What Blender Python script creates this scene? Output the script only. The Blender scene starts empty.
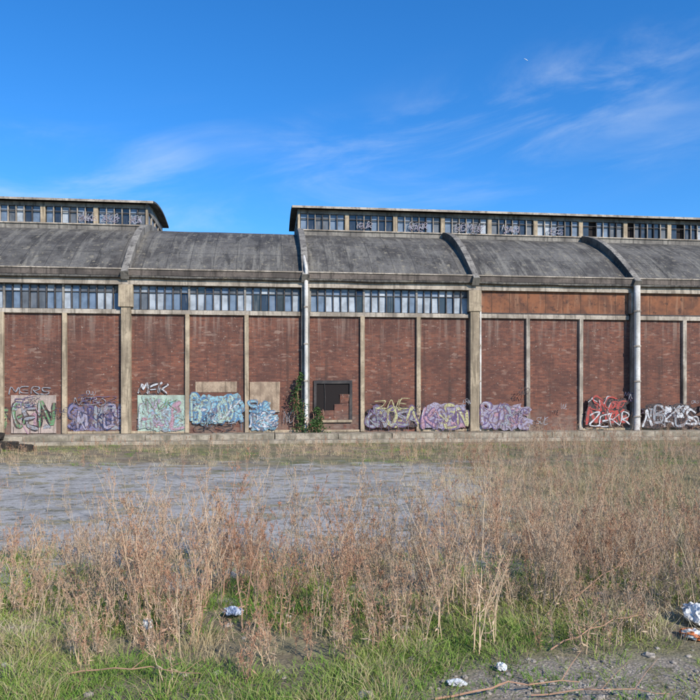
import bpy, bmesh, math, random
import numpy as np
from mathutils import Vector, Matrix, noise as mnoise
random.seed(7)
C=bpy.context; D=bpy.data
SC=C.scene
SC.view_settings.view_transform='Standard'
SC.view_settings.look='None'
SC.view_settings.exposure=0
root_col=SC.collection

# ------------------------------------------------------------ node helper
class NT:
    def __init__(s,tree): s.t=tree; s.n=tree.nodes; s.l=tree.links
    def new(s,typ,**kw):
        n=s.n.new(typ)
        for k,v in kw.items(): setattr(n,k,v)
        return n
    def put(s,sock,v):
        if v is None: return
        if isinstance(v,bpy.types.NodeSocket): s.l.new(v,sock)
        else:
            if isinstance(v,(tuple,list)) and sock.type=='RGBA' and len(v)==3: v=(*v,1)
            sock.default_value=v
    def m(s,op,a,b=0.0,c=None,clamp=False):
        n=s.new('ShaderNodeMath',operation=op); n.use_clamp=clamp
        s.put(n.inputs[0],a); s.put(n.inputs[1],b)
        if c is not None: s.put(n.inputs[2],c)
        return n.outputs[0]
    def noise(s,vec,scale,detail=4,rough=.55,dist=0.0):
        n=s.new('ShaderNodeTexNoise'); s.put(n.inputs['Vector'],vec)
        n.inputs['Scale'].default_value=scale; n.inputs['Detail'].default_value=detail
        n.inputs['Roughness'].default_value=rough; n.inputs['Distortion'].default_value=dist
        return n.outputs['Fac']
    def voro(s,vec,scale,out='Distance'):
        n=s.new('ShaderNodeTexVoronoi'); s.put(n.inputs['Vector'],vec); n.inputs['Scale'].default_value=scale
        return n.outputs[out]
    def ss(s,x,a,b,lo=0.0,hi=1.0):
        n=s.new('ShaderNodeMapRange'); n.interpolation_type='SMOOTHSTEP'
        s.put(n.inputs[0],x); n.inputs[1].default_value=a; n.inputs[2].default_value=b
        n.inputs[3].default_value=lo; n.inputs[4].default_value=hi
        return n.outputs[0]
    def mix(s,f,a,b,mode='MIX'):
        n=s.new('ShaderNodeMix',data_type='RGBA',blend_type=mode)
        s.put(n.inputs[0],f); s.put(n.inputs[6],a); s.put(n.inputs[7],b)
        return n.outputs[2]
    def map(s,vec,loc=(0,0,0),sc=(1,1,1),rot=(0,0,0)):
        n=s.new('ShaderNodeMapping'); s.put(n.inputs[0],vec)
        n.inputs[1].default_value=loc; n.inputs[2].default_value=rot; n.inputs[3].default_value=sc
        return n.outputs[0]
    def sep(s,vec):
        n=s.new('ShaderNodeSeparateXYZ'); s.put(n.inputs[0],vec); return n.outputs
    def comb(s,x,y,z):
        n=s.new('ShaderNodeCombineXYZ'); s.put(n.inputs[0],x); s.put(n.inputs[1],y); s.put(n.inputs[2],z); return n.outputs[0]
    def obj(s): return s.new('ShaderNodeTexCoord').outputs['Object']
    def bump(s,h,st=.3,d=.02):
        n=s.new('ShaderNodeBump'); s.put(n.inputs['Height'],h); n.inputs['Strength'].default_value=st; n.inputs['Distance'].default_value=d
        return n.outputs[0]

def mat(name,fn):
    m=D.materials.new(name); m.use_nodes=True
    t=NT(m.node_tree); b=m.node_tree.nodes['Principled BSDF']
    b.inputs['Roughness'].default_value=.85
    b.inputs['Specular IOR Level'].default_value=.25
    fn(t,b); return m

def concrete(base,dark,streak=.5,scale=1.0,light=None):
    def f(t,b):
        v=t.obj()
        n1=t.noise(v,1.1*scale,5,.65); n2=t.noise(v,9*scale,4,.6)
        n3=t.noise(t.map(v,sc=(6,6,.5)),1.0,4,.6)
        c=t.mix(t.ss(n1,.38,.62),base,dark)
        c=t.mix(t.m('MULTIPLY',t.ss(n3,.48,.68),streak),c,tuple(x*.3 for x in dark))
        c=t.mix(t.ss(n2,.52,.7,0,.6),c,tuple(x*.42 for x in base))
        if light: c=t.mix(t.ss(n2,.36,.28,0,.6),c,light)
        t.put(b.inputs['Base Color'],c)
        t.put(b.inputs['Normal'],t.bump(n2,.5,.02))
    return f

def brick_fn(t,b):
    v=t.obj(); x,y,z=t.sep(v)
    bv=t.comb(t.m('ADD',x,y),z,0.0)
    n=t.new('ShaderNodeTexBrick'); t.put(n.inputs['Vector'],bv)
    n.inputs['Scale'].default_value=1; n.inputs['Brick Width'].default_value=.23; n.inputs['Row Height'].default_value=.075
    n.inputs['Mortar Size'].default_value=.006; n.inputs['Mortar Smooth'].default_value=.4
    n.inputs['Color1'].default_value=(.25,.092,.056,1); n.inputs['Color2'].default_value=(.135,.054,.040,1)
    n.inputs['Mortar'].default_value=(.18,.125,.09,1)
    big=t.noise(v,.55,5,.65); mid=t.noise(v,2.2,5,.7); fine=t.noise(v,13,3,.6)
    c=t.mix(t.ss(big,.38,.62),n.outputs['Color'],t.mix(.6,n.outputs['Color'],(.08,.042,.034,1)))
    c=t.mix(t.ss(mid,.52,.7,0,.5),c,(.25,.13,.09,1))
    cell=t.new('ShaderNodeTexVoronoi'); t.put(cell.inputs['Vector'],t.map(bv,sc=(4.3,13,1))); cell.inputs['Scale'].default_value=1
    r=t.sep(cell.outputs['Color'])[0]; r2=t.sep(cell.outputs['Color'])[1]
    c=t.mix(t.ss(r2,.5,1,0,.4),c,(.075,.038,.032,1))
    clus=t.noise(v,1.0,3,.7)
    pick=t.m('MULTIPLY',t.ss(r,.90,.94),t.ss(clus,.42,.62))
    c=t.mix(t.m('MULTIPLY',pick,.45),c,(.36,.24,.18,1))
    sp=t.noise(v,9,4,.75)
    c=t.mix(t.ss(sp,.63,.67,0,.85),c,(.47,.37,.29,1))
    sp2=t.noise(t.map(v,loc=(5,3,1),sc=(1,1,1.1)),4.2,5,.85)
    c=t.mix(t.ss(sp2,.655,.675,0,.85),c,(.44,.34,.26,1))
    st=t.noise(t.map(v,sc=(3.5,3.5,.22)),1.0,4,.6)
    c=t.mix(t.ss(st,.52,.7,0,.5),c,(.055,.036,.03,1))
    # pale wash running down from the sill
    st2=t.noise(t.map(v,loc=(9,0,2),sc=(4.5,4.5,.3)),1.0,4,.65)
    top=t.m('MULTIPLY',t.ss(z,3.2,5.0),t.ss(st2,.48,.66))
    c=t.mix(t.m('MULTIPLY',top,.4),c,(.36,.27,.21,1))
    foot=t.m('MULTIPLY',t.ss(z,1.3,.05),t.ss(mid,.38,.55))
    c=t.mix(t.m('MULTIPLY',foot,.55),c,(.22,.165,.13,1))
    t.put(b.inputs['Base Color'],c)
    t.put(b.inputs['Normal'],t.bump(t.m('ADD',n.outputs['Fac'],t.m('MULTIPLY',fine,-.6)),.6,-.01))
M={}
M['brick']=mat('brick',brick_fn)
M['beige']=mat('beige_concrete',concrete((.50,.39,.26),(.30,.23,.155),.65))
M['grey']=mat('grey_concrete',concrete((.30,.265,.22),(.16,.14,.12),.75))
M['plinth']=mat('plinth_concrete',concrete((.42,.35,.26),(.22,.185,.13),.5,1.5))
M['lintel']=mat('lintel_concrete',concrete((.50,.42,.33),(.27,.22,.17),.6))
M['fascia']=mat('eave_fascia',concrete((.17,.135,.11),(.08,.065,.055),.6))
M['pipe']=mat('pale_pipe',concrete((.72,.68,.62),(.54,.49,.42),.25))
M['render1']=mat('pinkish_render',concrete((.50,.38,.32),(.34,.27,.22),.4,2))
M['render2']=mat('mint_render',concrete((.42,.50,.40),(.30,.34,.27),.4,2))
M['render3']=mat('sand_render',concrete((.44,.32,.22),(.27,.19,.13),.6,2))
M['steel']=mat('window_steel',concrete((.10,.085,.075),(.05,.045,.045),.3))
def roof_fn(t,b):
    v=t.obj(); x,y,z=t.sep(v)
    a=t.noise(v,.45,6,.7); s1=t.noise(t.map(v,sc=(3.2,.35,.35)),1,5,.7); f=t.noise(v,8,5,.75)
    c=t.mix(t.ss(a,.38,.62),(.155,.140,.122,1),(.072,.064,.057,1))
    c=t.mix(t.ss(s1,.48,.66,0,.7),c,(.25,.225,.185,1))
    c=t.mix(t.ss(t.noise(t.map(v,loc=(3,0,0),sc=(1.7,.5,.5)),1,5,.75),.54,.66,0,.7),c,(.034,.031,.028,1))
    c=t.mix(t.ss(f,.5,.66,0,.65),c,(.028,.025,.023,1))
    c=t.mix(t.ss(t.noise(v,4,5,.8),.56,.64,0,.75),c,(.30,.255,.18,1))
    lap=t.m('LESS_THAN',t.m('FRACT',t.m('MULTIPLY',x,1.0)),.035)
    c=t.mix(t.m('MULTIPLY',lap,.5),c,(.03,.028,.027,1))
    lap2=t.m('LESS_THAN',t.m('FRACT',t.m('ADD',t.m('MULTIPLY',y,.62),.2)),.03)
    c=t.mix(t.m('MULTIPLY',lap2,.45),c,(.03,.028,.027,1))
    t.put(b.inputs['Base Color'],c); b.inputs['Roughness'].default_value=.8
    t.put(b.inputs['Normal'],t.bump(t.m('ADD',f,t.m('MULTIPLY',a,2)),.7,.06))
M['roof']=mat('roof_felt',roof_fn)
def rust_fn(t,b):
    v=t.obj(); a=t.noise(v,1.2,5,.7); s=t.noise(t.map(v,sc=(5,5,.6)),1,4,.6)
    x,y,z=t.sep(v)
    c=t.mix(t.ss(a,.38,.62),(.25,.10,.05,1),(.13,.06,.038,1))
    c=t.mix(t.ss(s,.5,.7,0,.6),c,(.32,.17,.10,1))
    jt=t.m('LESS_THAN',t.m('FRACT',t.m('MULTIPLY',x,1.19)),.03)
    c=t.mix(t.m('MULTIPLY',jt,.8),c,(.05,.03,.02,1))
    c=t.mix(t.ss(t.noise(v,3,5,.8),.54,.64,0,.75),c,(.06,.035,.028,1))
    t.put(b.inputs['Base Color'],c)
M['rust']=mat('rusty_panel',rust_fn)
def glass(col,rough,spec=.5):
    def f(t,b):
        v=t.obj(); n=t.noise(v,2.5,4,.6); d=t.noise(t.map(v,sc=(9,9,1)),1,3,.6)
        c=t.mix(t.ss(n,.35,.7),col,tuple(x*.62 for x in col))
        c=t.mix(t.ss(d,.55,.75,0,.4),c,(.25,.22,.18,1))
        t.put(b.inputs['Base Color'],c); b.inputs['Roughness'].default_value=rough; b.inputs['Specular IOR Level'].default_value=spec
        t.put(b.inputs['Normal'],t.bump(t.noise(v,1.5,2),.15,.05))
    return f
M['g1']=mat('dusty_glass_blue',glass((.17,.22,.29),.3,.5))
M['g2']=mat('dusty_glass_pale',glass((.42,.45,.48),.45,.35))
M['g3']=mat('dark_glass',glass((.035,.042,.055),.15,.6))
M['g4']=mat('grimy_glass',glass((.13,.14,.155),.35,.4))
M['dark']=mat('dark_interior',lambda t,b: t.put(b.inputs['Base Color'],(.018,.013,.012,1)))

def paint(name,col):
    def f(t,b):
        v=t.obj(); n=t.noise(v,11,5,.75); n2=t.noise(v,2.6,4,.7)
        c=t.mix(t.ss(n2,.42,.64,0,.5),col,tuple(x*.45+.05 for x in col))
        c=t.mix(t.ss(n,.46,.59,0,.8),c,(.17,.10,.075,1))
        t.put(b.inputs['Base Color'],c); b.inputs['Roughness'].default_value=.8
    return mat(name,f)
P={k:paint('spray_'+k,c) for k,c in dict(white=(.60,.60,.60),black=(.025,.022,.026),purple=(.13,.09,.19),violet=(.20,.18,.29),
    blue=(.08,.20,.33),cyan=(.25,.43,.48),mint=(.37,.49,.41),green=(.13,.28,.13),pink=(.45,.26,.31),lilac=(.35,.31,.39),
    yellow=(.48,.45,.22),red=(.48,.06,.05),navy=(.03,.04,.10),silver=(.30,.31,.33)).items()}

# ------------------------------------------------------------ mesh helper
def link(o,parent=None):
    root_col.objects.link(o)
    if parent: o.parent=parent
    return o
class MB:
    def __init__(s): s.v=[]; s.f=[]; s.mi=[]; s.mats=[]
    def mid(s,m):
        if m not in s.mats: s.mats.append(m)
        return s.mats.index(m)
    def quad(s,a,b,c,d,m):
        i=len(s.v); s.v+= [a,b,c,d]; s.f.append((i,i+1,i+2,i+3)); s.mi.append(s.mid(m))
    def poly(s,pts,m):
        i=len(s.v); s.v+=pts; s.f.append(tuple(range(i,i+len(pts)))); s.mi.append(s.mid(m))
    def box(s,x0,x1,y0,y1,z0,z1,m,j=0):
        i=len(s.v); r=lambda: random.uniform(-j,j)
        for x in (x0,x1):
            for y in (y0,y1):
                for z in (z0,z1): s.v.append((x+r(),y+r(),z+r()))
        q=s.mid(m)
        for f in ((0,1,3,2),(4,6,7,5),(0,4,5,1),(2,3,7,6),(0,2,6,4),(1,5,7,3)):
            s.f.append(tuple(i+k for k in f)); s.mi.append(q)
    def tube(s,pts,rad,m,n=6):
        q=s.mid(m); base=len(s.v)
        for k,p in enumerate(pts):
            p=Vector(p); a=Vector(pts[max(k-1,0)]); b2=Vector(pts[min(k+1,len(pts)-1)])
            d=(b2-a).normalized(); u=d.cross(Vector((.3,.9,.2))).normalized(); w=d.cross(u)
            r=rad[k] if isinstance(rad,(list,tuple)) else rad
            for i in range(n):
                an=i/n*math.tau; s.v.append(tuple(p+u*math.cos(an)*r+w*math.sin(an)*r))
        for k in range(len(pts)-1):
            for i in range(n):
                s.f.append((base+k*n+i,base+k*n+(i+1)%n,base+(k+1)*n+(i+1)%n,base+(k+1)*n+i)); s.mi.append(q)
        s.f.append(tuple(base+i for i in range(n))); s.mi.append(q)
        e=base+(len(pts)-1)*n; s.f.append(tuple(e+i for i in range(n))); s.mi.append(q)
    def make(s,name,parent=None,bevel=0,smooth=False,do_link=True):
        me=D.meshes.new(name); me.from_pydata(s.v,[],s.f)
        for m in s.mats: me.materials.append(m)
        me.polygons.foreach_set('material_index',s.mi)
        if smooth: me.polygons.foreach_set('use_smooth',[True]*len(s.f))
        me.update()
        o=D.objects.new(name,me)
        if do_link: link(o,parent)
        if bevel:
            b=o.modifiers.new('bevel','BEVEL'); b.width=bevel; b.segments=2; b.limit_method='ANGLE'
        return o

# ============================================================ BUILDING
ANG=math.radians(6.7); B=7.57; GZ=.35
hall=D.objects.new('industrial_hall',None); link(hall)
hall.location=(-1.97,30.65,GZ); hall.rotation_euler=(0,0,ANG)
K0,K1=-4,5; S0,S1=K0*B,K1*B; DEP=14.8
def prof(t): return 10.05-.0566*(7.4-t)**2

w=MB()
w.box(S0,S1,0,.3,-.4,5.05,M['brick'])
w.box(S0,S1,DEP-.3,DEP,-.4,6.5,M['brick'])
for sx in (S0,S1):
    pts=[(sx,.3,-.4)]+[(sx,t,prof(t)-.15) for t in np.linspace(.3,DEP-.3,13)]+[(sx,DEP-.3,-.4)]
    w.poly(pts,M['brick'])
w.make('brick_wall',hall)
r=MB()
r.box(-12.25,-10.45,-.05,.1,.02,1.62,M['render1'],.01)
r.box(-7.12,-5.08,-.05,.1,.02,1.62,M['render2'],.01)
r.box(-4.70,-2.95,-.03,.1,1.72,2.2,M['render3'],.02)
r.box(-2.40,-1.10,-.05,.1,.95,2.2,M['render3'],.02)
r.box(-2.40,-1.10,-.09,.1,.87,.95,M['lintel'])
r.make('rendered_infills',hall,.01)
o=MB()
o.box(.38,.5,-.09,.1,.52,2.12,M['steel'],.01); o.box(1.95,2.07,-.09,.1,.52,2.12,M['steel'],.01)
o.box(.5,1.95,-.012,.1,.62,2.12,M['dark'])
o.box(.38,2.07,-.09,.1,.42,.52,M['beige'],.01); o.box(.38,2.07,-.08,.1,2.12,2.26,M['steel'],.01)
o.box(.51,1.3,-.05,-.015,.53,.92,M['brick'],.03); o.box(1.3,1.94,-.045,-.015,.53,1.22,M['brick'],.03)
o.box(1.55,1.94,-.05,-.015,1.23,1.62,M['brick'],.04)
o.tube([(.86,-.05,.9),(.88,-.06,1.5),(.85,-.05,2.12)],.013,M['steel'],5)
o.make('low_opening',hall)

# posts, columns, lintel, beams
c=MB()
for k in range(K0,K1+1):
    s=k*B
    if k==0:
        c.box(s-.17,s+.19,-.2,.02,0,6.3,M['grey'],.008)
    else:
        wd=.2 if k!=2 else .12
        mm=M['beige'] if k!=2 else M['lintel']
        c.box(s-wd,s+wd,-.26,.02,0,6.3,mm,.01)
        c.box(s-wd-.09,s+wd+.09,-.32,.0,5.35,6.28,mm,.01)
    if k<K1:
        for j in (1,2):
            x=s+j*B/3
            c.box(x-.09,x+.09,-.13,.02,0,5.1,M['beige'] if k<1 else M['lintel'],.012)
        c.box(s+.21,s+B-.21,-.12,.28,5.06,5.25,M['lintel'],.008)
        for j in range(3):
            a=s+j*B/3+.11; b2=a+B/3-.22
            if j!=1: c.box(a,b2,-.06,.02,-.01,.09,M['beige'],.01)
c.make('concrete_frame',hall,.015)
c=MB()
c.box(S0,S1,-.2,.3,6.3,6.66,M['lintel'])
for k in range(K0,K1):
    c.box(k*B+.01,(k+1)*B-.01,-.36,-.16,6.665,6.98+random.uniform(-.015,.015),M['fascia'])
c.box(S0,S1,-.40,-.36,6.91,6.965,M['lintel'])
c.make('eave_beam',hall,.01)
p=MB()
x=S0-1
while x<S1+1:
    L=random.uniform(2.2,2.8); j=random.uniform(-.02,.02)
    p.box(x+.01,x+L-.01,-1.25+j,0.01,-.45,-.012+j*.5,M['plinth'],.012); x+=L
p.box(S0-1,S1+1,-1.95,-1.27,-.45,-.22,M['plinth'],.01)
p.make('plinth_ledge',hall,.02)
d=MB()
def pipe(x,y,r,z0,z1):
    d.tube([(x,y,z) for z in np.linspace(z0,z1,8)],r,M['pipe'],12)
    for z in np.arange(z0+.6,z1,1.6): d.tube([(x,y,z),(x,y,z+.07)],r*1.25,M['lintel'],12)
pipe(.03,-.34,.085,0,6.7); pipe(2*B,-.44,.14,0,6.6); pipe(-3*B,-.42,.1,0,6.6)
pipe(B+.30,-.1,.05,0,6.3)
d.tube([(.03,-.34,6.65),(.03,-.5,6.9),(.03,-.42,7.1),(.0,.6,7.72),(-.02,1.6,8.4),(-.02,3.2,9.2),(-.02,4.8,9.95)],.075,M['pipe'],8)
d.make('drain_pipes',hall,smooth=True)

wn=MB()
for k in range(K0,K1):
    a=k*B+.22; b2=(k+1)*B-.22
    if k>=1:
        wn.box(a,b2,-.05,.0,5.25,6.3,M['rust'],.0)
        wn.box(a,b2,-.09,-.05,5.25,5.32,M['steel'])
        continue
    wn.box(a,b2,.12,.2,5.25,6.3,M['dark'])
    n=21; st=(b2-a)/n
    for i in range(n):
        x0=a+i*st
        big=(i%7==0)
        wn.box(x0-.022-(.02 if big else 0),x0+.022+(.02 if big else 0),-.02,.1,5.252,6.298,M['grey'] if big else M['steel'])
        for (z0,z1) in ((5.28,5.98),(6.01,6.27)):
            rr=random.random()
            g=M['g2'] if rr<.50 else M['g1'] if rr<.80 else M['g4'] if rr<.91 else M['g3']
            if z0>6: g=M['g4'] if rr<.35 else M['g3'] if rr<.5 else M['g1'] if rr<.85 else M['g2']
            ti=random.uniform(-.02,.02); tj=random.uniform(-.012,.012)
            wn.quad((x0+.03,.06+ti,z0),(x0+st-.03,.06+ti+tj,z0),(x0+st-.03,.06-ti+tj,z1),(x0+.03,.06-ti,z1),g)
        wn.box(x0+.024,x0+st-.024,0,.09,5.983,6.008,M['steel'])
    wn.box(b2-.02,b2+.02,-.02,.1,5.252,6.298,M['steel'])
wn.make('upper_windows',hall)

# roof
ns,nt=int((S1-S0)/.5),30
rf=MB(); q=rf.mid(M['roof'])
ts=np.linspace(-.38,DEP+.38,nt+1)
for i in range(ns+1):
    s=S0+(S1-S0)*i/ns
    for t in ts:
        z=prof(t)+.035*mnoise.noise(Vector((s*.5,t*.8,0)))
        rf.v.append((s,t,z))
for i in range(ns):
    for j in range(nt):
        a=i*(nt+1)+j; rf.f.append((a,a+nt+1,a+nt+2,a+1)); rf.mi.append(q)
ro=rf.make('barrel_roof',hall,smooth=True)
so=ro.modifiers.new('sol','SOLIDIFY'); so.thickness=.1; so.offset=-1
rb=MB()
for k in range(K0,K1+1):
    s=k*B; base=len(rb.v)
    tt=np.linspace(-.42,DEP+.42,34)
    hw=.15
    for t in tt:
        dz=-.1132*(t-7.4); nn=Vector((0,-dz,1)).normalized()
        z=prof(t)
        hh=.26+.10*math.exp(-((t-3.2)/2.2)**2)
        for (sx,h) in ((-hw,-.1),(-hw,hh),(hw,hh),(hw,-.1)):
            rb.v.append((s+sx+mnoise.noise(Vector((s,t,sx)))*.015,t+nn.y*h,z+nn.z*h))
    qs=[M['roof'],M['grey'],M['grey'],M['roof']]  # left flank in dark roof tone: side away from the sun, shade painted in
    for i in range(len(tt)-1):
        for j in range(4):
            a=base+i*4+j; b2=base+i*4+(j+1)%4
            rb.f.append((a,b2,b2+4,a+4)); rb.mi.append(rb.mid(qs[j]))
    rb.f.append((base,base+1,base+2,base+3)); rb.mi.append(rb.mid(M['grey']))
rb.make('roof_ribs',hall,.02)

def lantern(a,b,name):
    L=MB(); t0,t1=5.0,9.8; zb=9.3; z1=9.95; z2=10.82; zt=11.02
    for (y0,y1) in ((t0,t0+.2),(t1-.2,t1)):
        L.box(a,b,y0,y1,zb,z1,M['grey'])
        L.box(a,b,y0-.06,y1+.06,z1,z1+.06,M['lintel'])
        L.box(a,b,y0,y1,z2,zt,M['grey'])
    for sx in (a,b):
        x0,x1=(sx,sx+.2) if sx==a else (sx-.2,sx)
        L.box(x0+.003,x1-.003,t0+.2,t1-.2,zb,z1,M['grey'])
        L.box(x0,x1,t0+.21,t1-.21,z1+.75,zt-.001,M['grey'])
        for y in np.linspace(t0+.2,t1-.2,5):
            L.box(x0+.01,x1-.01,y-.07,y+.07,z1,z1+.75,M['lintel'])
        L.box(x0+.08,x1-.08,t0+.2,t1-.2,z1,z1+.75,M['g4'])
    n=int(round((b-a)/(B/3))); W=(b-a)/n
    for side in (0,1):
        yf=t0 if side==0 else t1; sg=-1 if side==0 else 1
        y_in=yf-sg*.16
        L.box(a+.2,b-.2,min(y_in,y_in-sg*.03),max(y_in,y_in-sg*.03),z1+.06,z2,M['dark'])
        for i in range(n+1):
            x=a+i*W; x0=max(a,x-.11); x1=min(b,x+.11)
            L.box(x0,x1,min(yf+sg*.05,yf-sg*.1),max(yf+sg*.05,yf-sg*.1),z1+.062,z2-.002,M['beige'])
        for i in range(n):
            m=6; x0=a+i*W+.13; st=(W-.26)/m
            for j in range(m):
                xa=x0+j*st
                rr=random.random()
                g=M['g3'] if rr<.42 else M['g4'] if rr<.72 else M['g1'] if rr<.9 else M['g2']
                if rr>.985: continue
                yy=yf-sg*(.08+random.uniform(-.015,.015))
                L.quad((xa+.02,yy,z1+.08),(xa+st-.02,yy,z1+.08),(xa+st-.02,yy+random.uniform(-.01,.01),z2-.02),(xa+.02,yy,z2-.02),g)
                if j: L.box(xa-.022,xa+.022,yf-.04,yf+.04,z1+.06,z2-.001,M['lintel'] if random.random()<.75 else M['steel'])
            L.box(x0,x0+W-.26,yf-.03,yf+.03,z1+.60,z1+.625,M['steel'])
    q=L.mid(M['roof']); tt=np.linspace(t0-.35,t1+.35,13); base=len(L.v)
    for t in tt:
        z=zt+.02+.30*(1-((t-7.4)/2.75)**2)
        for (x,h) in ((a-.3,0),(b+.3,0),(b+.3,.09),(a-.3,.09)): L.v.append((x,t,z+h))
    for i in range(12):
        for j in range(4):
            c1=base+i*4+j; c2=base+i*4+(j+1)%4
            L.f.append((c1,c2,c2+4,c1+4)); L.mi.append(q)
    L.f.append((base,base+1,base+2,base+3)); L.mi.append(L.mid(M['lintel']))
    e=base+12*4; L.f.append((e,e+1,e+2,e+3)); L.mi.append(L.mid(M['lintel']))
    L.box(a-.3,b+.3,t0-.39,t0-.352,zt-.01,zt+.05,M['lintel'])
    for sx in (a+.1,b-.1):
        pts=[(sx,t0,zt)]+[(sx,t,zt+.02+.30*(1-((t-7.4)/2.75)**2)) for t in np.linspace(t0,t1,9)]+[(sx,t1,zt)]
        L.poly(pts,M['grey'])
    return L.make(name,hall)
lantern(-4*B+.3,-B+.05,'roof_lantern_west')
lantern(-.1,5*B-.3,'roof_lantern_east')

# ------------------------------------------------------------ graffiti on the brick
GL={'A':[[(0,0),(.25,.6),(.45,1),(.7,.5),(.9,0)],[(.2,.35),(.8,.4)]],
'S':[[(.9,.85),(.5,1),(.1,.8),(.3,.55),(.75,.42),(.8,.12),(.4,0),(0,.15)]],
'E':[[(.9,1),(.15,.95),(.05,.5),(.1,.03),(.9,0)],[(.1,.52),(.7,.55)]],
'R':[[(.05,0),(.1,.5),(.05,1),(.6,1),(.8,.75),(.5,.5),(.2,.48),(.6,.3),(1,0)]],
'O':[[(.5,1),(.1,.8),(0,.45),(.2,.05),(.6,0),(.95,.35),(.85,.8),(.5,1)]],
'K':[[(.1,1),(.05,.5),(.1,0)],[(.9,1),(.4,.6),(.15,.45),(.55,.3),(1,0)]],
'Z':[[(0,.9),(.5,1),(.95,.95),(.5,.5),(0,.05),(.5,.05),(1,.1)]],
'N':[[(.05,0),(.1,1),(.45,.5),(.8,0),(.9,1)]],
'B':[[(.1,0),(.05,1),(.6,1),(.75,.75),(.3,.52),(.85,.4),(.8,.1),(.1,0)]],
'M':[[(0,0),(.15,1),(.5,.35),(.85,1),(1,0)]],
'U':[[(.05,1),(.1,.3),(.45,0),(.85,.25),(.95,1)]],
'G':[[(.9,.85),(.45,1),(.05,.6),(.15,.1),(.6,0),(.9,.2),(.9,.5),(.5,.45)]]}
def smooth(pts,n=5):
    out=[]; P_=[Vector(p) for p in pts]
    for i in range(len(P_)-1):
        p0=P_[max(i-1,0)];p1=P_[i];p2=P_[i+1];p3=P_[min(i+2,len(P_)-1)]
        for k in range(n):
            t=k/n
            out.append(.5*((2*p1)+(-p0+p2)*t+(2*p0-5*p1+4*p2-p3)*t*t+(-p0+3*p1-3*p2+p3)*t**3))
    out.append(P_[-1]); return out
J=lambda a: random.uniform(-a,a)
class Graf:
    def __init__(s,y): s.mb=MB(); s.y=y
    def stroke(s,pts,w,m):
        s.y-=.0007
        q=s.mb.mid(m); base=len(s.mb.v); n=len(pts); ph=random.random()*9
        for i,p in enumerate(pts):
            d=(pts[min(i+1,n-1)]-pts[max(i-1,0)]); d=d.normalized() if d.length>1e-6 else Vector((1,0))
            nn=Vector((-d.y,d.x)); ww=w*.5*(1 if 0<i<n-1 else .6)*(1+.3*math.sin(i*.8+ph))
            y=s.y-.00003*i
            a=p+nn*ww; b=p-nn*ww
            s.mb.v+=[(a.x,y,max(a.y,.005)),(b.x,y,max(b.y,.005))]
        for i in range(n-1):
            s.mb.f.append((base+2*i,base+2*i+1,base+2*i+3,base+2*i+2)); s.mb.mi.append(q)
    def blob(s,x0,x1,z0,z1,m,rag=.3):
        s.y-=.001
        cx,cz=(x0+x1)/2,(z0+z1)/2; n=70; ph=random.random()*50
        pts=[]
        for i in range(n):
            a=i/n*math.tau; ca,sa=math.cos(a),math.sin(a)
            k=1/max((abs(ca)**5+abs(sa)**5)**.2,.01)
            rr=k*(1-rag*.35+rag*.9*mnoise.noise(Vector((ca*3+ph,sa*3,0)))+rag*.5*mnoise.noise(Vector((ca*9+ph,sa*9,4))))
            pts.append((cx+ca*rr*(x1-x0)/2,s.y,max(cz+sa*rr*(z1-z0)/2,.01)))
        s.mb.poly(pts,m)
    def piece(s,text,x0,x1,z0,z1,bg,outline,fills,hl=None,w=.2,o=.1,mess=6):
        if bg: s.blob(x0-.08,x1+.08,z0-.06,z1+.06,bg)
        n=len(text); W=(x1-x0)/n
        for i in range(n*2):
            cx=random.uniform(x0+.1,x1-.3); cz=random.uniform(z0,z1-.3)
            s.blob(cx,min(cx+random.uniform(.25,.6),x1),cz,cz+random.uniform(.2,.4),random.choice(fills),.5)
        L=[]
        for i,ch in enumerate(text):
            sh=random.uniform(-.35,.5); h=(z1-z0)*random.uniform(.75,1.05); zb=z0+random.uniform(-.03,.15); sc=W*random.uniform(1.1,1.45)
            ox=x0+i*W-.08*W
            for st in GL[ch]:
                pts=smooth([(min(max(ox+(px+J(.14)+sh*pz*.5)*sc*.85,x0-.05),x1+.08),zb+.06+(pz+J(.10))*(h-.14)) for px,pz in st],4)
                L.append((pts,i))
        random.shuffle(L)
        for pts,i in L:
            s.stroke(pts,w+o*1.6,outline)
            s.stroke(pts,w*.9,fills[(i+random.randint(0,1))%len(fills)])
            if hl and random.random()<.6: s.stroke([p+Vector((-.03,.03)) for p in pts[1:len(pts)//2+1]],w*.2,hl)
        for k in range(mess):
            x=random.uniform(x0,x1-.3); z=random.uniform(z0+.1,z1-.1)
            col=random.choice([outline,outline]+list(fills))
            s.stroke(smooth([(x,z),(x+J(.2)+.1,z+J(.3)),(x+.25+J(.1),z+J(.35)),(x+.4+J(.1),z+J(.3))],4),random.uniform(.025,.06),col)
        for k in range(5):
            x=random.uniform(x0,x1); z=random.uniform(z0+.1,z0+.4)
            s.stroke([Vector((x,z)),Vector((x+.004,z*.6)),Vector((x,max(z-.4,.02)))],.018,outline)
    def tag(s,text,x0,x1,z0,z1,m,w=.05):
        n=len(text); W=(x1-x0)/n
        for i,ch in enumerate(text):
            sh=random.uniform(0,.7); dz=J(.12)*(z1-z0)
            for st in GL[ch]:
                s.stroke(smooth([(x0+i*W+(px+J(.12)+sh*pz*.5)*W*1.0,max(z0+dz+(pz+J(.12))*(z1-z0),.02)) for px,pz in st],4),w*random.uniform(.7,1.1),m)
G=Graf(-.065)
G.piece('GEN',-12.15,-10.6,.15,1.35,None,P['black'],[P['green'],P['pink'],P['silver']],P['white'],.12,.05)
G.tag('SE',-12.2,-11.3,1.1,1.5,P['purple'],.04)
G.piece('AKSE',-7.0,-5.2,.1,1.45,P['mint'],P['silver'],[P['pink'],P['mint'],P['lilac'],P['cyan']],P['white'],.12,.04,10)
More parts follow.
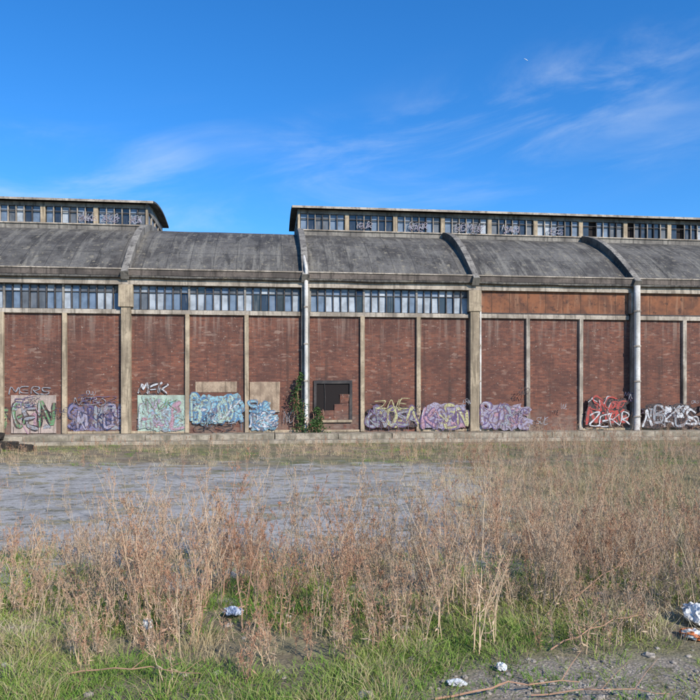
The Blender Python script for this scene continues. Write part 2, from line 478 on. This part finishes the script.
G.tag('NUK',-6.8,-5.5,1.05,1.5,P['green'],.035)
G.mb.make('graffiti_on_infills',hall)
G=Graf(-.002)
G.piece('SE',-13.2,-12.4,.2,1.3,None,P['black'],[P['green'],P['yellow']],None,.12,.05,3)
G.piece('SMRKEN',-9.9,-7.75,.12,1.15,P['violet'],P['navy'],[P['violet'],P['lilac'],P['purple'],P['silver']],None,.11,.06,10)
G.tag('MERS',-12.3,-10.7,1.7,1.98,P['silver'],.04)
G.tag('NEBO',-9.8,-8.4,1.2,1.5,P['silver'],.035)
G.tag('KEZ',-9.5,-8.0,1.3,1.55,P['purple'],.03)
G.tag('MEK',-7.1,-5.9,1.68,2.1,P['white'],.08); G.tag('UEK',-7.1,-5.9,1.7,2.12,P['black'],.05)
G.piece('BEAOSR',-4.85,-2.65,.4,1.6,P['cyan'],P['blue'],[P['cyan'],P['mint'],P['white']],P['white'],.13,.06,12)
G.piece('RZE',-2.35,-1.2,.1,.85,P['cyan'],P['blue'],[P['cyan'],P['white']],None,.08,.04)
G.piece('SK',-2.4,-1.5,.75,1.5,None,P['blue'],[P['cyan'],P['white']],None,.07,.04,3)
G.tag('GKSZ',-4.8,-3.0,.08,.4,P['black'],.04)
G.tag('NO',-.95,-.5,.4,.9,P['silver'],.03)
G.piece('GROSA',2.75,4.95,.15,1.05,P['black'],P['purple'],[P['yellow'],P['silver'],P['yellow']],P['black'],.12,.05,9)
G.tag('ZNE',3.1,4.6,1.0,1.4,P['yellow'],.05)
G.piece('KAEN',5.2,7.3,.1,1.2,P['lilac'],P['purple'],[P['yellow'],P['pink'],P['lilac'],P['yellow']],P['white'],.13,.05,10)
G.piece('BORSE',7.9,10.1,.05,1.2,P['lilac'],P['purple'],[P['pink'],P['lilac'],P['silver'],P['pink']],P['white'],.13,.05,12)
G.tag('SUE',10.4,11.0,.3,.6,P['silver'],.03)
G.piece('NAGE',12.85,14.85,.25,1.5,P['black'],P['black'],[P['red'],P['red'],P['white']],P['white'],.12,.06,8)
G.tag('ZEKR',12.9,14.85,.2,.75,P['white'],.06); G.tag('SG',12.9,14.2,.9,1.5,P['red'],.06)
G.piece('ABKOS',15.5,18.2,.1,1.15,P['black'],P['black'],[P['white'],P['silver'],P['white']],None,.11,.06,8)
G.piece('SNE',18.4,20.5,.1,1.25,None,P['black'],[P['cyan'],P['lilac']],None,.14,.06)
for i in range(26):
    x=random.choice([random.uniform(-12,-8),random.uniform(-4.9,-1),random.uniform(2.7,10),random.uniform(10.3,19)])
    z=random.uniform(.2,1.7)
    G.tag(''.join(random.choice('SERKNOZU') for _ in range(3)),x,x+random.uniform(.3,.6),z,z+random.uniform(.12,.25),random.choice([P['silver'],P['black'],P['purple'],P['navy']]),.022)
G.mb.make('graffiti_on_brick',hall)
G=Graf(4.955)
for (a,b2,t) in ((-10.9,-9.95,'SNKE'),(-9.75,-8.95,'ZGOR'),(-8.45,-7.8,'AEK'),(5.6,6.6,'RENK'),(8.0,9.6,'SOMEK'),(10.6,11.5,'NAZ'),(2.9,3.7,'KUR'),(13.1,13.9,'GE')):
    G.tag(t,a,b2,10.12+J(.05),10.5+J(.06),P['silver'],.04)
    G.tag(t[::-1],a+.1,b2,10.1,10.4+J(.06),P['lilac'],.028)
G.mb.make('graffiti_on_lanterns',hall)

# ============================================================ GROUND
def gheight(x,y):
    h=.05*mnoise.noise(Vector((x*.35,y*.35,0)))+.02*mnoise.noise(Vector((x*1.7,y*1.7,3)))
    fade=max(0,min(1,(27-y)/4))*max(0,min(1,(y+10)/5))
    return h*fade*(1 if abs(x)<60 else 0)
def ground_fn(t,b):
    v=t.obj(); x,y,z=t.sep(v)
    big=t.noise(v,.22,5,.6); mid=t.noise(v,1.1,6,.65); fine=t.noise(v,9,5,.7); gr=t.voro(v,38)
    nx=t.m('MULTIPLY_ADD',mid,5.0,-2.5)
    e1=t.ss(t.m('ADD',t.m('SUBTRACT',x,t.m('MULTIPLY',y,.16)),nx),1.4,-.2)
    e2=t.ss(t.m('ADD',y,t.m('MULTIPLY_ADD',mid,5,-2.5)),7.2,8.6)
    e3=t.ss(t.m('ADD',y,t.m('MULTIPLY_ADD',t.noise(t.map(v,sc=(.5,1,1)),1.3,5,.7),14,-7)),22,19)
    asp=t.m('MULTIPLY',t.m('MULTIPLY',e1,e2),e3)
    ac=t.mix(t.ss(fine,.38,.62),(.38,.345,.30,1),(.20,.182,.16,1))
    ac=t.mix(t.ss(gr,.1,.5,0,.6),(.52,.475,.42,1),ac)
    ac=t.mix(t.ss(t.noise(v,.5,5,.7),.48,.6,0,.55),ac,(.19,.172,.15,1))
    ac=t.mix(t.ss(t.noise(t.map(v,sc=(.6,1,1)),1.5,6,.8),.53,.58,0,.85),ac,(.27,.225,.12,1))
    ac=t.mix(t.ss(t.noise(t.map(v,loc=(7,7,0),sc=(.7,1,1)),3.2,6,.8),.54,.59,0,.85),ac,(.13,.12,.085,1))
    ac=t.mix(t.ss(t.noise(t.map(v,loc=(2,7,0)),6,5,.8),.57,.61,0,.8),ac,(.50,.46,.40,1))
    so=t.mix(t.ss(fine,.3,.7),(.26,.20,.135,1),(.12,.09,.06,1))
    so=t.mix(t.ss(mid,.42,.6,0,.8),so,(.30,.245,.14,1))
    so=t.mix(t.ss(big,.42,.6,0,.6),so,(.12,.14,.045,1))
    dx=t.m('SUBTRACT',x,2.2); dy=t.m('SUBTRACT',y,5.1)
    dd=t.m('ADD',t.m('MULTIPLY',t.m('MULTIPLY',dx,dx),.3),t.m('MULTIPLY',t.m('MULTIPLY',dy,dy),1.2))
    gp=t.ss(t.m('ADD',dd,mid),1.5,.9)
    gc=t.mix(t.ss(gr,.05,.45),(.56,.48,.38,1),(.27,.22,.165,1))
    gc=t.mix(t.ss(fine,.5,.65,0,.6),gc,(.19,.15,.11,1))
    gc=t.mix(t.ss(t.noise(v,3.1,5,.75),.52,.6,0,.8),gc,(.14,.125,.06,1))
    so=t.mix(gp,so,gc)
    t.put(b.inputs['Base Color'],t.mix(asp,so,ac))
    h=t.m('ADD',t.m('MULTIPLY',fine,1.0),t.m('MULTIPLY',gr,-.7))
    t.put(b.inputs['Normal'],t.bump(h,.45,.025)); b.inputs['Roughness'].default_value=.95
gm=mat('yard_ground',ground_fn)
xs=list(np.concatenate([[-3000,-800,-200,-80],np.arange(-40,40.1,.4),[80,200,800,3000]]))
ys=list(np.concatenate([[-3000,-800,-100,-30],np.arange(-8,30.1,.4),[36,60,200,800,3000]]))
gv=[(x,y,gheight(x,y)) for x in xs for y in ys]; ny=len(ys)
gf=[(i*ny+j,(i+1)*ny+j,(i+1)*ny+j+1,i*ny+j+1) for i in range(len(xs)-1) for j in range(ny-1)]
me=D.meshes.new('ground'); me.from_pydata(gv,[],gf); me.materials.append(gm)
me.polygons.foreach_set('use_smooth',[True]*len(gf)); link(D.objects.new('ground',me))

# ============================================================ VEGETATION
def plantmat(name,c1,c2,c3):
    def f(t,b):
        at=t.new('ShaderNodeAttribute'); at.attribute_name='rnd'; rnd=at.outputs['Fac']
        c=t.mix(t.ss(rnd,.12,.5),c1,c2); c=t.mix(t.ss(rnd,.55,.95),c,c3)
        t.put(b.inputs['Base Color'],c); b.inputs['Roughness'].default_value=.8
        b.inputs['Specular IOR Level'].default_value=.1
    return mat(name,f)
PM={'weed':plantmat('dry_weed',(.40,.19,.11,1),(.46,.275,.17,1),(.36,.26,.18,1)),
 'stem':plantmat('dry_stem',(.42,.24,.15,1),(.56,.40,.26,1),(.46,.35,.24,1)),
 'straw':plantmat('straw',(.56,.43,.24,1),(.44,.32,.17,1),(.66,.55,.36,1)),
 'green':plantmat('green_grass',(.12,.22,.035,1),(.21,.28,.06,1),(.38,.35,.13,1)),
 'ivy':plantmat('ivy_leaf',(.05,.09,.028,1),(.07,.11,.03,1),(.10,.08,.03,1))}
def ribbon(mb,pts,w0,w1,m,side=None):
    n=len(pts); q=mb.mid(m); base=len(mb.v)
    a=random.random()*math.tau
    sd=Vector((math.cos(a),math.sin(a),0)) if side is None else side
    for i,p in enumerate(pts):
        w=w0+(w1-w0)*i/(n-1); p=Vector(p)
        mb.v+=[tuple(p-sd*w*.5),tuple(p+sd*w*.5)]
    for i in range(n-1):
        mb.f.append((base+2*i,base+2*i+1,base+2*i+3,base+2*i+2)); mb.mi.append(q)
def leaflet(mb,p,d,l,w,m):
    p=Vector(p); d=Vector(d).normalized(); s=d.cross(Vector((random.uniform(-1,1),random.uniform(-1,1),random.uniform(-1,1))))
    if s.length<1e-3: return
    s=s.normalized()*w*.5
    q=mb.mid(m); i=len(mb.v)
    mb.v+=[tuple(p),tuple(p+d*l*.5+s),tuple(p+d*l),tuple(p+d*l*.5-s)]
    mb.f.append((i,i+1,i+2,i+3)); mb.mi.append(q)
def weed(H,nb,fuzz,bushy=1.0):
    mb=MB()
    for st in range(random.choice((1,2,2,3))):
        h=H*(1 if st==0 else random.uniform(.55,.9))
        lean=Vector((random.uniform(-.3,.3),random.uniform(-.3,.3),0)); b0=Vector((random.uniform(-.1,.1),random.uniform(-.1,.1),0)) if st else Vector((0,0,0))
        path=[]
        for i in range(9):
            t=i/8; path.append(b0+Vector((0,0,h*t))+lean*h*t*t+Vector((random.uniform(-.01,.01),random.uniform(-.01,.01),0)))
        mb.tube([tuple(p) for p in path],[.0050*(1-.75*i/8) for i in range(9)],PM['stem'],3)
        for k in range(nb):
            t=random.uniform(.08,1)**.75; i=min(int(t*8),7); p=path[i].lerp(path[i+1],t*8-i)
            a=random.random()*math.tau; L=h*random.uniform(.12,.36)*(1.25-t*.9)*bushy
            up=random.uniform(.9,2.8)
            d=Vector((math.cos(a),math.sin(a),up)).normalized()
            q1=p+d*L*.5; q2=q1+(d+Vector((random.uniform(-.25,.25),random.uniform(-.25,.25),.5))).normalized()*L*.5
            ribbon(mb,[p,q1,q2],.0045,.0022,PM['stem'])
            for f in range(fuzz):
                tt=random.uniform(.3,1); pp=p.lerp(q1,tt*2) if tt<.5 else q1.lerp(q2,tt*2-1)
                dd=Vector((random.uniform(-.6,.6),random.uniform(-.6,.6),random.uniform(0,1.3)))
                leaflet(mb,pp,dd,random.uniform(.015,.042),random.uniform(.004,.008),PM['weed'])
            for _ in range(2):
                if random.random()<.5:
                    a2=a+random.uniform(-1.4,1.4); d2=Vector((math.cos(a2),math.sin(a2),1.6)).normalized()
                    s0=p.lerp(q1,random.uniform(.5,1)); r2=s0+d2*L*random.uniform(.25,.5); ribbon(mb,[s0,r2],.003,.0015,PM['stem'])
                    for f in range(fuzz//2):
                        leaflet(mb,s0.lerp(r2,random.random()),Vector((random.uniform(-.6,.6),random.uniform(-.6,.6),random.uniform(0,1))),random.uniform(.012,.03),.006,PM['weed'])
        for k in range(5):
            t=random.uniform(.05,.6); p=path[min(int(t*8),7)]
            leaflet(mb,p,Vector((random.uniform(-1,1),random.uniform(-1,1),random.uniform(-.9,.1))),random.uniform(.04,.10),random.uniform(.006,.014),PM['stem'])
    return mb
def tuft(n,H,spread,m,w=.006,bend=.6,rad=.1):
    mb=MB()
    for i in range(n):
        a=random.random()*math.tau; r=rad*math.sqrt(random.random()); p=Vector((math.cos(a)*r,math.sin(a)*r,-.01))
        a+=random.uniform(-.8,.8); h=H*random.uniform(.45,1.1); d=Vector((math.cos(a),math.sin(a),0))*spread*random.uniform(.3,1.2)*h
        pts=[p+Vector((0,0,h*t*(1-.35*bend*t)))+d*(t**1.8) for t in (0,.5,1)]
        ribbon(mb,pts,w,w*.25,m)
    return mb
def proto(coll,mbs):
    c=D.collections.new(coll)
    for i,mb in enumerate(mbs):
        o=mb.make(coll+'_%02d'%i,None,do_link=False); c.objects.link(o)
    return c
NV=12
c_weed=proto('weed_variants',[weed(random.uniform(.75,1.4),random.randint(12,22),random.choice((2,4,6,7)),random.uniform(.7,1.15)) for i in range(NV)])
c_small=proto('small_weed_variants',[weed(random.uniform(.35,.6),9,5) for i in range(6)])
c_straw=proto('straw_variants',[tuft(20,random.uniform(.25,.5),.9,PM['straw'],.005,.9,.13) for i in range(6)])
c_green=proto('green_variants',[tuft(36,random.uniform(.06,.13),1.0,PM['green'],.008,.9,.18) for i in range(6)])
def scatter(name,coll,pts,nv):
    me=D.meshes.new(name)
    me.from_pydata([(x,y,gheight(x,y)-.005) for x,y,s in pts],[],[])
    a=me.attributes.new('rot','FLOAT_VECTOR','POINT'); a.data.foreach_set('vector',np.array([(random.gauss(0,.12),random.gauss(0,.12),random.random()*6.28) for _ in pts],dtype=np.float32).ravel())
    a=me.attributes.new('scl','FLOAT','POINT'); a.data.foreach_set('value',np.array([p[2] for p in pts],dtype=np.float32))
    a=me.attributes.new('idx','INT','POINT'); a.data.foreach_set('value',np.array([random.randrange(nv) for _ in pts],dtype=np.int32))
    a=me.attributes.new('rnd','FLOAT','POINT'); a.data.foreach_set('value',np.array([max(0,min(1,.7*random.random()+1.1*(mnoise.noise(Vector((p[0]*.5,p[1]*.5,8)))*.5+.5)-.38)) for p in pts],dtype=np.float32))
    o=D.objects.new(name,me); link(o)
    ng=D.node_groups.new(name+'_gn','GeometryNodeTree')
    ng.interface.new_socket('Geometry',in_out='INPUT',socket_type='NodeSocketGeometry')
    ng.interface.new_socket('Geometry',in_out='OUTPUT',socket_type='NodeSocketGeometry')
    N=ng.nodes; Lk=ng.links
    gi=N.new('NodeGroupInput'); go=N.new('NodeGroupOutput'); ip=N.new('GeometryNodeInstanceOnPoints')
    ci=N.new('GeometryNodeCollectionInfo'); ci.inputs['Collection'].default_value=coll
    ci.inputs['Separate Children'].default_value=True; ci.inputs['Reset Children'].default_value=True
    def na(nm,dt):
        x=N.new('GeometryNodeInputNamedAttribute'); x.data_type=dt; x.inputs['Name'].default_value=nm; return x.outputs['Attribute']
    er=N.new('FunctionNodeEulerToRotation'); rl=N.new('GeometryNodeRealizeInstances')
    Lk.new(gi.outputs[0],ip.inputs['Points']); Lk.new(ci.outputs[0],ip.inputs['Instance'])
    ip.inputs['Pick Instance'].default_value=True
    Lk.new(na('idx','INT'),ip.inputs['Instance Index'])
    Lk.new(na('rot','FLOAT_VECTOR'),er.inputs[0]); Lk.new(er.outputs[0],ip.inputs['Rotation'])
    Lk.new(na('scl','FLOAT'),ip.inputs['Scale']); Lk.new(ip.outputs[0],rl.inputs[0]); Lk.new(rl.outputs[0],go.inputs[0])
    md=o.modifiers.new('scatter','NODES'); md.node_group=ng
    print(name,len(pts)); return o
def cl(x,y,f=.6,o=0): return mnoise.noise(Vector((x*f+o,y*f,o)))*.5+.5
def sample(n,x0,x1,y0,y1,dens,sc):
    out=[]
    for _ in range(n):
        y=random.uniform(y0,y1); x=random.uniform(x0(y) if callable(x0) else x0, x1(y) if callable(x1) else x1)
        if random.random()<dens(x,y): out.append((x,y,sc(x,y)*random.uniform(.6,1.22)))
    return out
def ss(a,b,x):
    t=max(0,min(1,(x-a)/(b-a))); return t*t*(3-2*t)
def clear(x,y):
    return ss(.2,.5,math.hypot((x-3.1),(y-6.2)*.8))*ss(.2,.45,math.hypot(x+1.15,(y-6.7)*.7))*ss(.6,1.5,(x-2.2)**2*.3+(y-5.1)**2*1.2)
W_=[]
def d1(x,y):
    u=x/y
    return clear(x,y)*(.12+.88*ss(-.42,-.28,u))*ss(.36,.60,cl(x,y,1.0,3))*(1-.75*ss(7.6,9.2,y)*(1-ss(.1,.25,u)))*ss(5.9,7.2,y+1.0*cl(x,y,1,9)-.2)
W_+=sample(1650,lambda y:-.62*y-1,lambda y:.62*y+1,5.6,10,d1,lambda x,y:.72+.5*cl(x,y,.5,7)-.25*ss(-.3,-.5,x/y)-.12*ss(.1,.3,x/y)+.14*math.exp(-((x/y+.15)/.15)**2))
def d2(x,y): return ss(.06,.22,x/y+.2*(cl(x,y,.4,5)-.5))*(.12+.88*ss(.42,.62,cl(x,y,.5,1)))
W_+=sample(2500,lambda y:0,lambda y:.62*y+6,9,28,d2,lambda x,y:.66+.35*cl(x,y,.3,2))
W_+=sample(260,-18,5,9,21,lambda x,y:ss(.4,.55,cl(x,y,.7,40)),lambda x,y:.5)
W_+=sample(160,-24,6,21,28,lambda x,y:ss(.4,.6,cl(x,y,.5,41)),lambda x,y:.5)
scatter('dry_weed_thicket',c_weed,W_,NV)
S_=sample(1500,lambda y:-.62*y-1,lambda y:.62*y+1,5.2,9.5,lambda x,y:clear(x,y)*ss(.38,.62,cl(x,y,.9,11))*ss(5,6.6,y),lambda x,y:.9)
S_+=sample(1100,-22,26,20,28,lambda x,y:ss(.4,.65,cl(x,y,.5,12)),lambda x,y:.9)
S_+=sample(1000,-18,5,9,20,lambda x,y:ss(.5,.66,cl(x,y,.7,13)),lambda x,y:.5)
scatter('low_dry_weeds',c_small,S_,6)
T_=sample(1700,lambda y:-.62*y-1,lambda y:.62*y+1,4.3,10,lambda x,y:(.2+.8*ss(.4,.6,cl(x,y,.9,21)))*(.2+.8*clear(x,y)),lambda x,y:.75)
T_+=sample(3200,-26,30,20,29,lambda x,y:.2+.8*ss(.38,.6,cl(x,y,.4,22)),lambda x,y:.75)
T_+=sample(2400,lambda y:0,lambda y:.62*y+4,9,20,lambda x,y:ss(.05,.2,x/y),lambda x,y:1.0)
T_+=sample(1800,-18,5,9,20,lambda x,y:ss(.50,.64,cl(x,y,.7,13)),lambda x,y:.4)
scatter('dry_grass',c_straw,T_,6)
def dg(x,y):
    g=ss(.32,.52,cl(x,y,.75,31)+.10*ss(7.2,5.5,y))
    return g*(.10+.90*clear(x,y))*(1-ss(7.5,9.3,y)*.7)
G_=sample(6800,lambda y:-.62*y-1,lambda y:.62*y+1,4.2,9.5,dg,lambda x,y:.6+.9*cl(x,y,1.5,33))
G_+=sample(2000,-26,30,20,29,lambda x,y:ss(.46,.62,cl(x,y,.35,34)),lambda x,y:1.1)
scatter('green_grass',c_green,G_,6)

iv=MB()
def vine(x0,y0,h,sp,n):
    for k in range(5):
        pts=[(x0+random.uniform(-sp,sp)*.4,y0,0)]
        for i in range(1,7): pts.append((pts[-1][0]+random.uniform(-.09,.09),y0-random.uniform(0,.12),h*i/6*random.uniform(.85,1)))
        iv.tube(pts,.012,PM['stem'],4)
    for k in range(n):
        z=h*random.random()**.9; r=sp*(1-.7*z/h)*(.7+.6*mnoise.noise(Vector((z*3,x0,0))))
        p=Vector((x0+random.gauss(0,.5)*r+.12*math.sin(z*3),y0-abs(random.gauss(0,.14)),z))
        leaflet(iv,p,Vector((random.uniform(-1,1),random.uniform(-1,.3),random.uniform(-1,.4))),random.uniform(.06,.12),random.uniform(.05,.09),PM['ivy'])
vine(-.30,-.3,2.6,.5,620); vine(.5,-.2,1.1,.5,300); vine(.25,-.45,.6,.8,220)
ivo=iv.make('climbing_ivy'); ivo.location=hall.location; ivo.rotation_euler=hall.rotation_euler

# ============================================================ LITTER, STONES, STICKS
white_pl=mat('white_plastic',lambda t,b:(t.put(b.inputs['Base Color'],t.mix(t.ss(t.noise(t.obj(),9,3),.45,.65,0,.8),(.70,.69,.66,1),(.40,.36,.31,1))),setattr(b.inputs['Roughness'],'default_value',.45)))
red_pl=mat('red_orange_plastic',lambda t,b:t.put(b.inputs['Base Color'],t.mix(t.ss(t.noise(t.obj(),12,3),.5,.55),(.65,.64,.60,1),(.55,.16,.05,1))))
blue_pl=mat('pale_blue_plastic',lambda t,b:t.put(b.inputs['Base Color'],(.45,.49,.56,1)))
stone=mat('stone',concrete((.46,.39,.31),(.28,.235,.18),.2,6))
def crumple(name,x,y,z,sx,sy,sz,m,seed,f=3.2,amp=.75,sub=4):
    bm=bmesh.new(); bmesh.ops.create_icosphere(bm,subdivisions=sub,radius=1)
    for v in bm.verts:
        n=mnoise.turbulence(v.co*f*.5+Vector((seed,seed*2,0)),3,True)
        v.co*=1.2-amp*n*.95+.3*mnoise.noise(v.co*1.1+Vector((seed,0,0)))
        v.co.x*=sx; v.co.y*=sy; v.co.z*=sz
        if v.co.z<-sz*.45: v.co.z=-sz*.45
    me=D.meshes.new(name); bm.to_mesh(me); bm.free(); me.materials.append(m)
    o=D.objects.new(name,me); o.location=(x,y,gheight(x,y)+z); o.rotation_euler=(0,0,seed); link(o); return o
crumple('plastic_bag',3.27,6.6,.08,.16,.12,.11,white_pl,1.3)
crumple('food_wrapper',3.05,6.2,.03,.12,.08,.05,red_pl,2.2)
crumple('plastic_bag',-1.15,6.85,.06,.10,.08,.05,blue_pl,3.1)
crumple('plastic_bag',-1.85,6.4,.07,.05,.04,.07,white_pl,4.4)
crumple('plastic_cup',1.2,5.55,.03,.045,.04,.035,white_pl,5.0)
crumple('plastic_bag',.8,5.25,.02,.07,.05,.02,white_pl,6.0)
sb=bmesh.new()
for i in range(620):
    if i<500:
        x=2.2+random.gauss(0,1.0); y=5.1+random.gauss(0,.4); r=random.uniform(.005,.024)
    else:
        x=random.uniform(-5,5); y=random.uniform(4.4,9); r=random.uniform(.01,.035)
    if i<5: r=random.uniform(.04,.06)
    mt=Matrix.Translation((x,y,gheight(x,y)+r*.2))@Matrix.Rotation(random.random()*6,4,'Z')@Matrix.Diagonal((r*random.uniform(.8,1.6),r,r*.6,1))
    rr=bmesh.ops.create_icosphere(sb,subdivisions=2 if r>.02 else 1,radius=1,matrix=mt)
    for v in rr['verts']: v.co+=Vector((random.uniform(-1,1),random.uniform(-1,1),random.uniform(-1,1)))*r*.18
me=D.meshes.new('scattered_stones'); sb.to_mesh(me); sb.free(); me.materials.append(stone); link(D.objects.new('scattered_stones',me))
def stick(name,p0,p1,r,tw=3):
    mb=MB(); a=Vector(p0); b=Vector(p1); pts=[]
    for i in range(9):
        t=i/8; p=a.lerp(b,t); p+=Vector((0,random.uniform(-.03,.03),random.uniform(-.012,.012)+.05*math.sin(t*3.14))); pts.append(tuple(p))
    mb.tube(pts,[r*(1-.6*i/8) for i in range(9)],PM['stem'],6)
    for k in range(tw):
        i=random.randint(3,7); p=Vector(pts[i]); d=(b-a).normalized(); q=p+(d+Vector((0,random.uniform(-.8,.8),random.uniform(.1,.8)))).normalized()*random.uniform(.15,.35)
        mb.tube([tuple(p),tuple(p.lerp(q,.5)+Vector((0,0,.01))),tuple(q)],[r*.45,r*.3,r*.15],PM['stem'],5)
    mb.make(name)
stick('fallen_branch',(.6,4.95,.03),(1.7,5.2,.05),.009)
stick('fallen_branch',(1.7,5.9,.03),(2.7,6.3,.22),.007)
stick('fallen_branch',(-2.2,5.4,.03),(-1.1,5.2,.12),.007)
stick('fallen_branch',(2.2,7.0,.1),(3.2,7.3,.6),.006)
stick('fallen_branch',(1.3,5.05,.02),(2.3,5.0,.04),.006)
# dark timber baulks by the far left foot of the hall
tb=MB()
tm=mat('weathered_timber',concrete((.08,.06,.045),(.035,.03,.025),.3,3))
tb.box(-13.6,-12.3,24.6,24.95,.05,.40,tm,.04); tb.box(-13.2,-12.0,25.1,25.4,.05,.36,tm,.04); tb.box(-13.4,-12.45,24.8,25.2,.41,.66,tm,.05); tb.box(-11.8,-11.3,24.8,25.1,.02,.26,tm,.04)
tb.make('timber_pile',None,.03)
ct=MB(); cm=mat('contrail_vapour',lambda t,b:t.put(b.inputs['Base Color'],(.8,.8,.82,1)))
ct.tube([(1990,8000,3780),(2010,8000,3768),(2030,8000,3754)],[2,4,3],cm,8); ct.make('contrail')

# ============================================================ LIGHT, SKY, CAMERA
EL=math.radians(33); AZ=math.radians(143)
sd=Vector((math.sin(AZ)*math.cos(EL),math.cos(AZ)*math.cos(EL),math.sin(EL)))
sun=D.lights.new('sun','SUN'); sun.energy=5.0; sun.angle=math.radians(.5); sun.color=(1,.95,.86)
so=D.objects.new('sun',sun); so.rotation_euler=(-sd).to_track_quat('-Z','Y').to_euler(); link(so)
wd=D.worlds.new('World'); SC.world=wd; wd.use_nodes=True
t=NT(wd.node_tree); bg=wd.node_tree.nodes['Background']
sk=t.new('ShaderNodeTexSky',sky_type='NISHITA'); sk.sun_disc=False; sk.sun_elevation=EL; sk.sun_rotation=AZ
sk.air_density=1.0; sk.dust_density=.3; sk.ozone_density=2.0
v=t.new('ShaderNodeTexCoord').outputs['Generated']; x,y,z=t.sep(v)
az=t.m('ARCTAN2',x,y); el=t.m('ARCSINE',z)
cv=t.comb(t.m('MULTIPLY',az,1.0),t.m('MULTIPLY_ADD',az,-.5,t.m('MULTIPLY',el,3.6)),0.0)
n1=t.noise(cv,3.2,8,.62,.6); n2=t.noise(t.map(cv,loc=(4,2,0)),1.6,4,.5)
line=t.m('SUBTRACT',el,t.m('MULTIPLY_ADD',az,.16,.325))
mask=t.m('MULTIPLY',t.ss(line,-.15,-.01),t.ss(line,.12,0.0))
cl_=t.m('MULTIPLY',t.m('MULTIPLY',t.ss(n1,.40,.8),t.ss(n2,.34,.60)),mask)
tint=t.mix(1.0,sk.outputs[0],(.72,1.10,1.56,1),'MULTIPLY')
hs=t.new('ShaderNodeHueSaturation'); hs.inputs['Saturation'].default_value=1.12; t.put(hs.inputs['Color'],tint)
col=t.mix(t.m('MULTIPLY',cl_,.48),hs.outputs[0],(6.3,7.1,8.0,1))
t.put(bg.inputs[0],col); bg.inputs[1].default_value=.128

cam=D.cameras.new('camera'); co=D.objects.new('camera',cam); link(co)
co.location=(0,0,2.23); co.rotation_euler=(math.radians(90),0,0)
cam.lens=36; cam.sensor_width=36; cam.shift_y=39/700; cam.clip_end=12000; cam.clip_start=.1
SC.camera=co
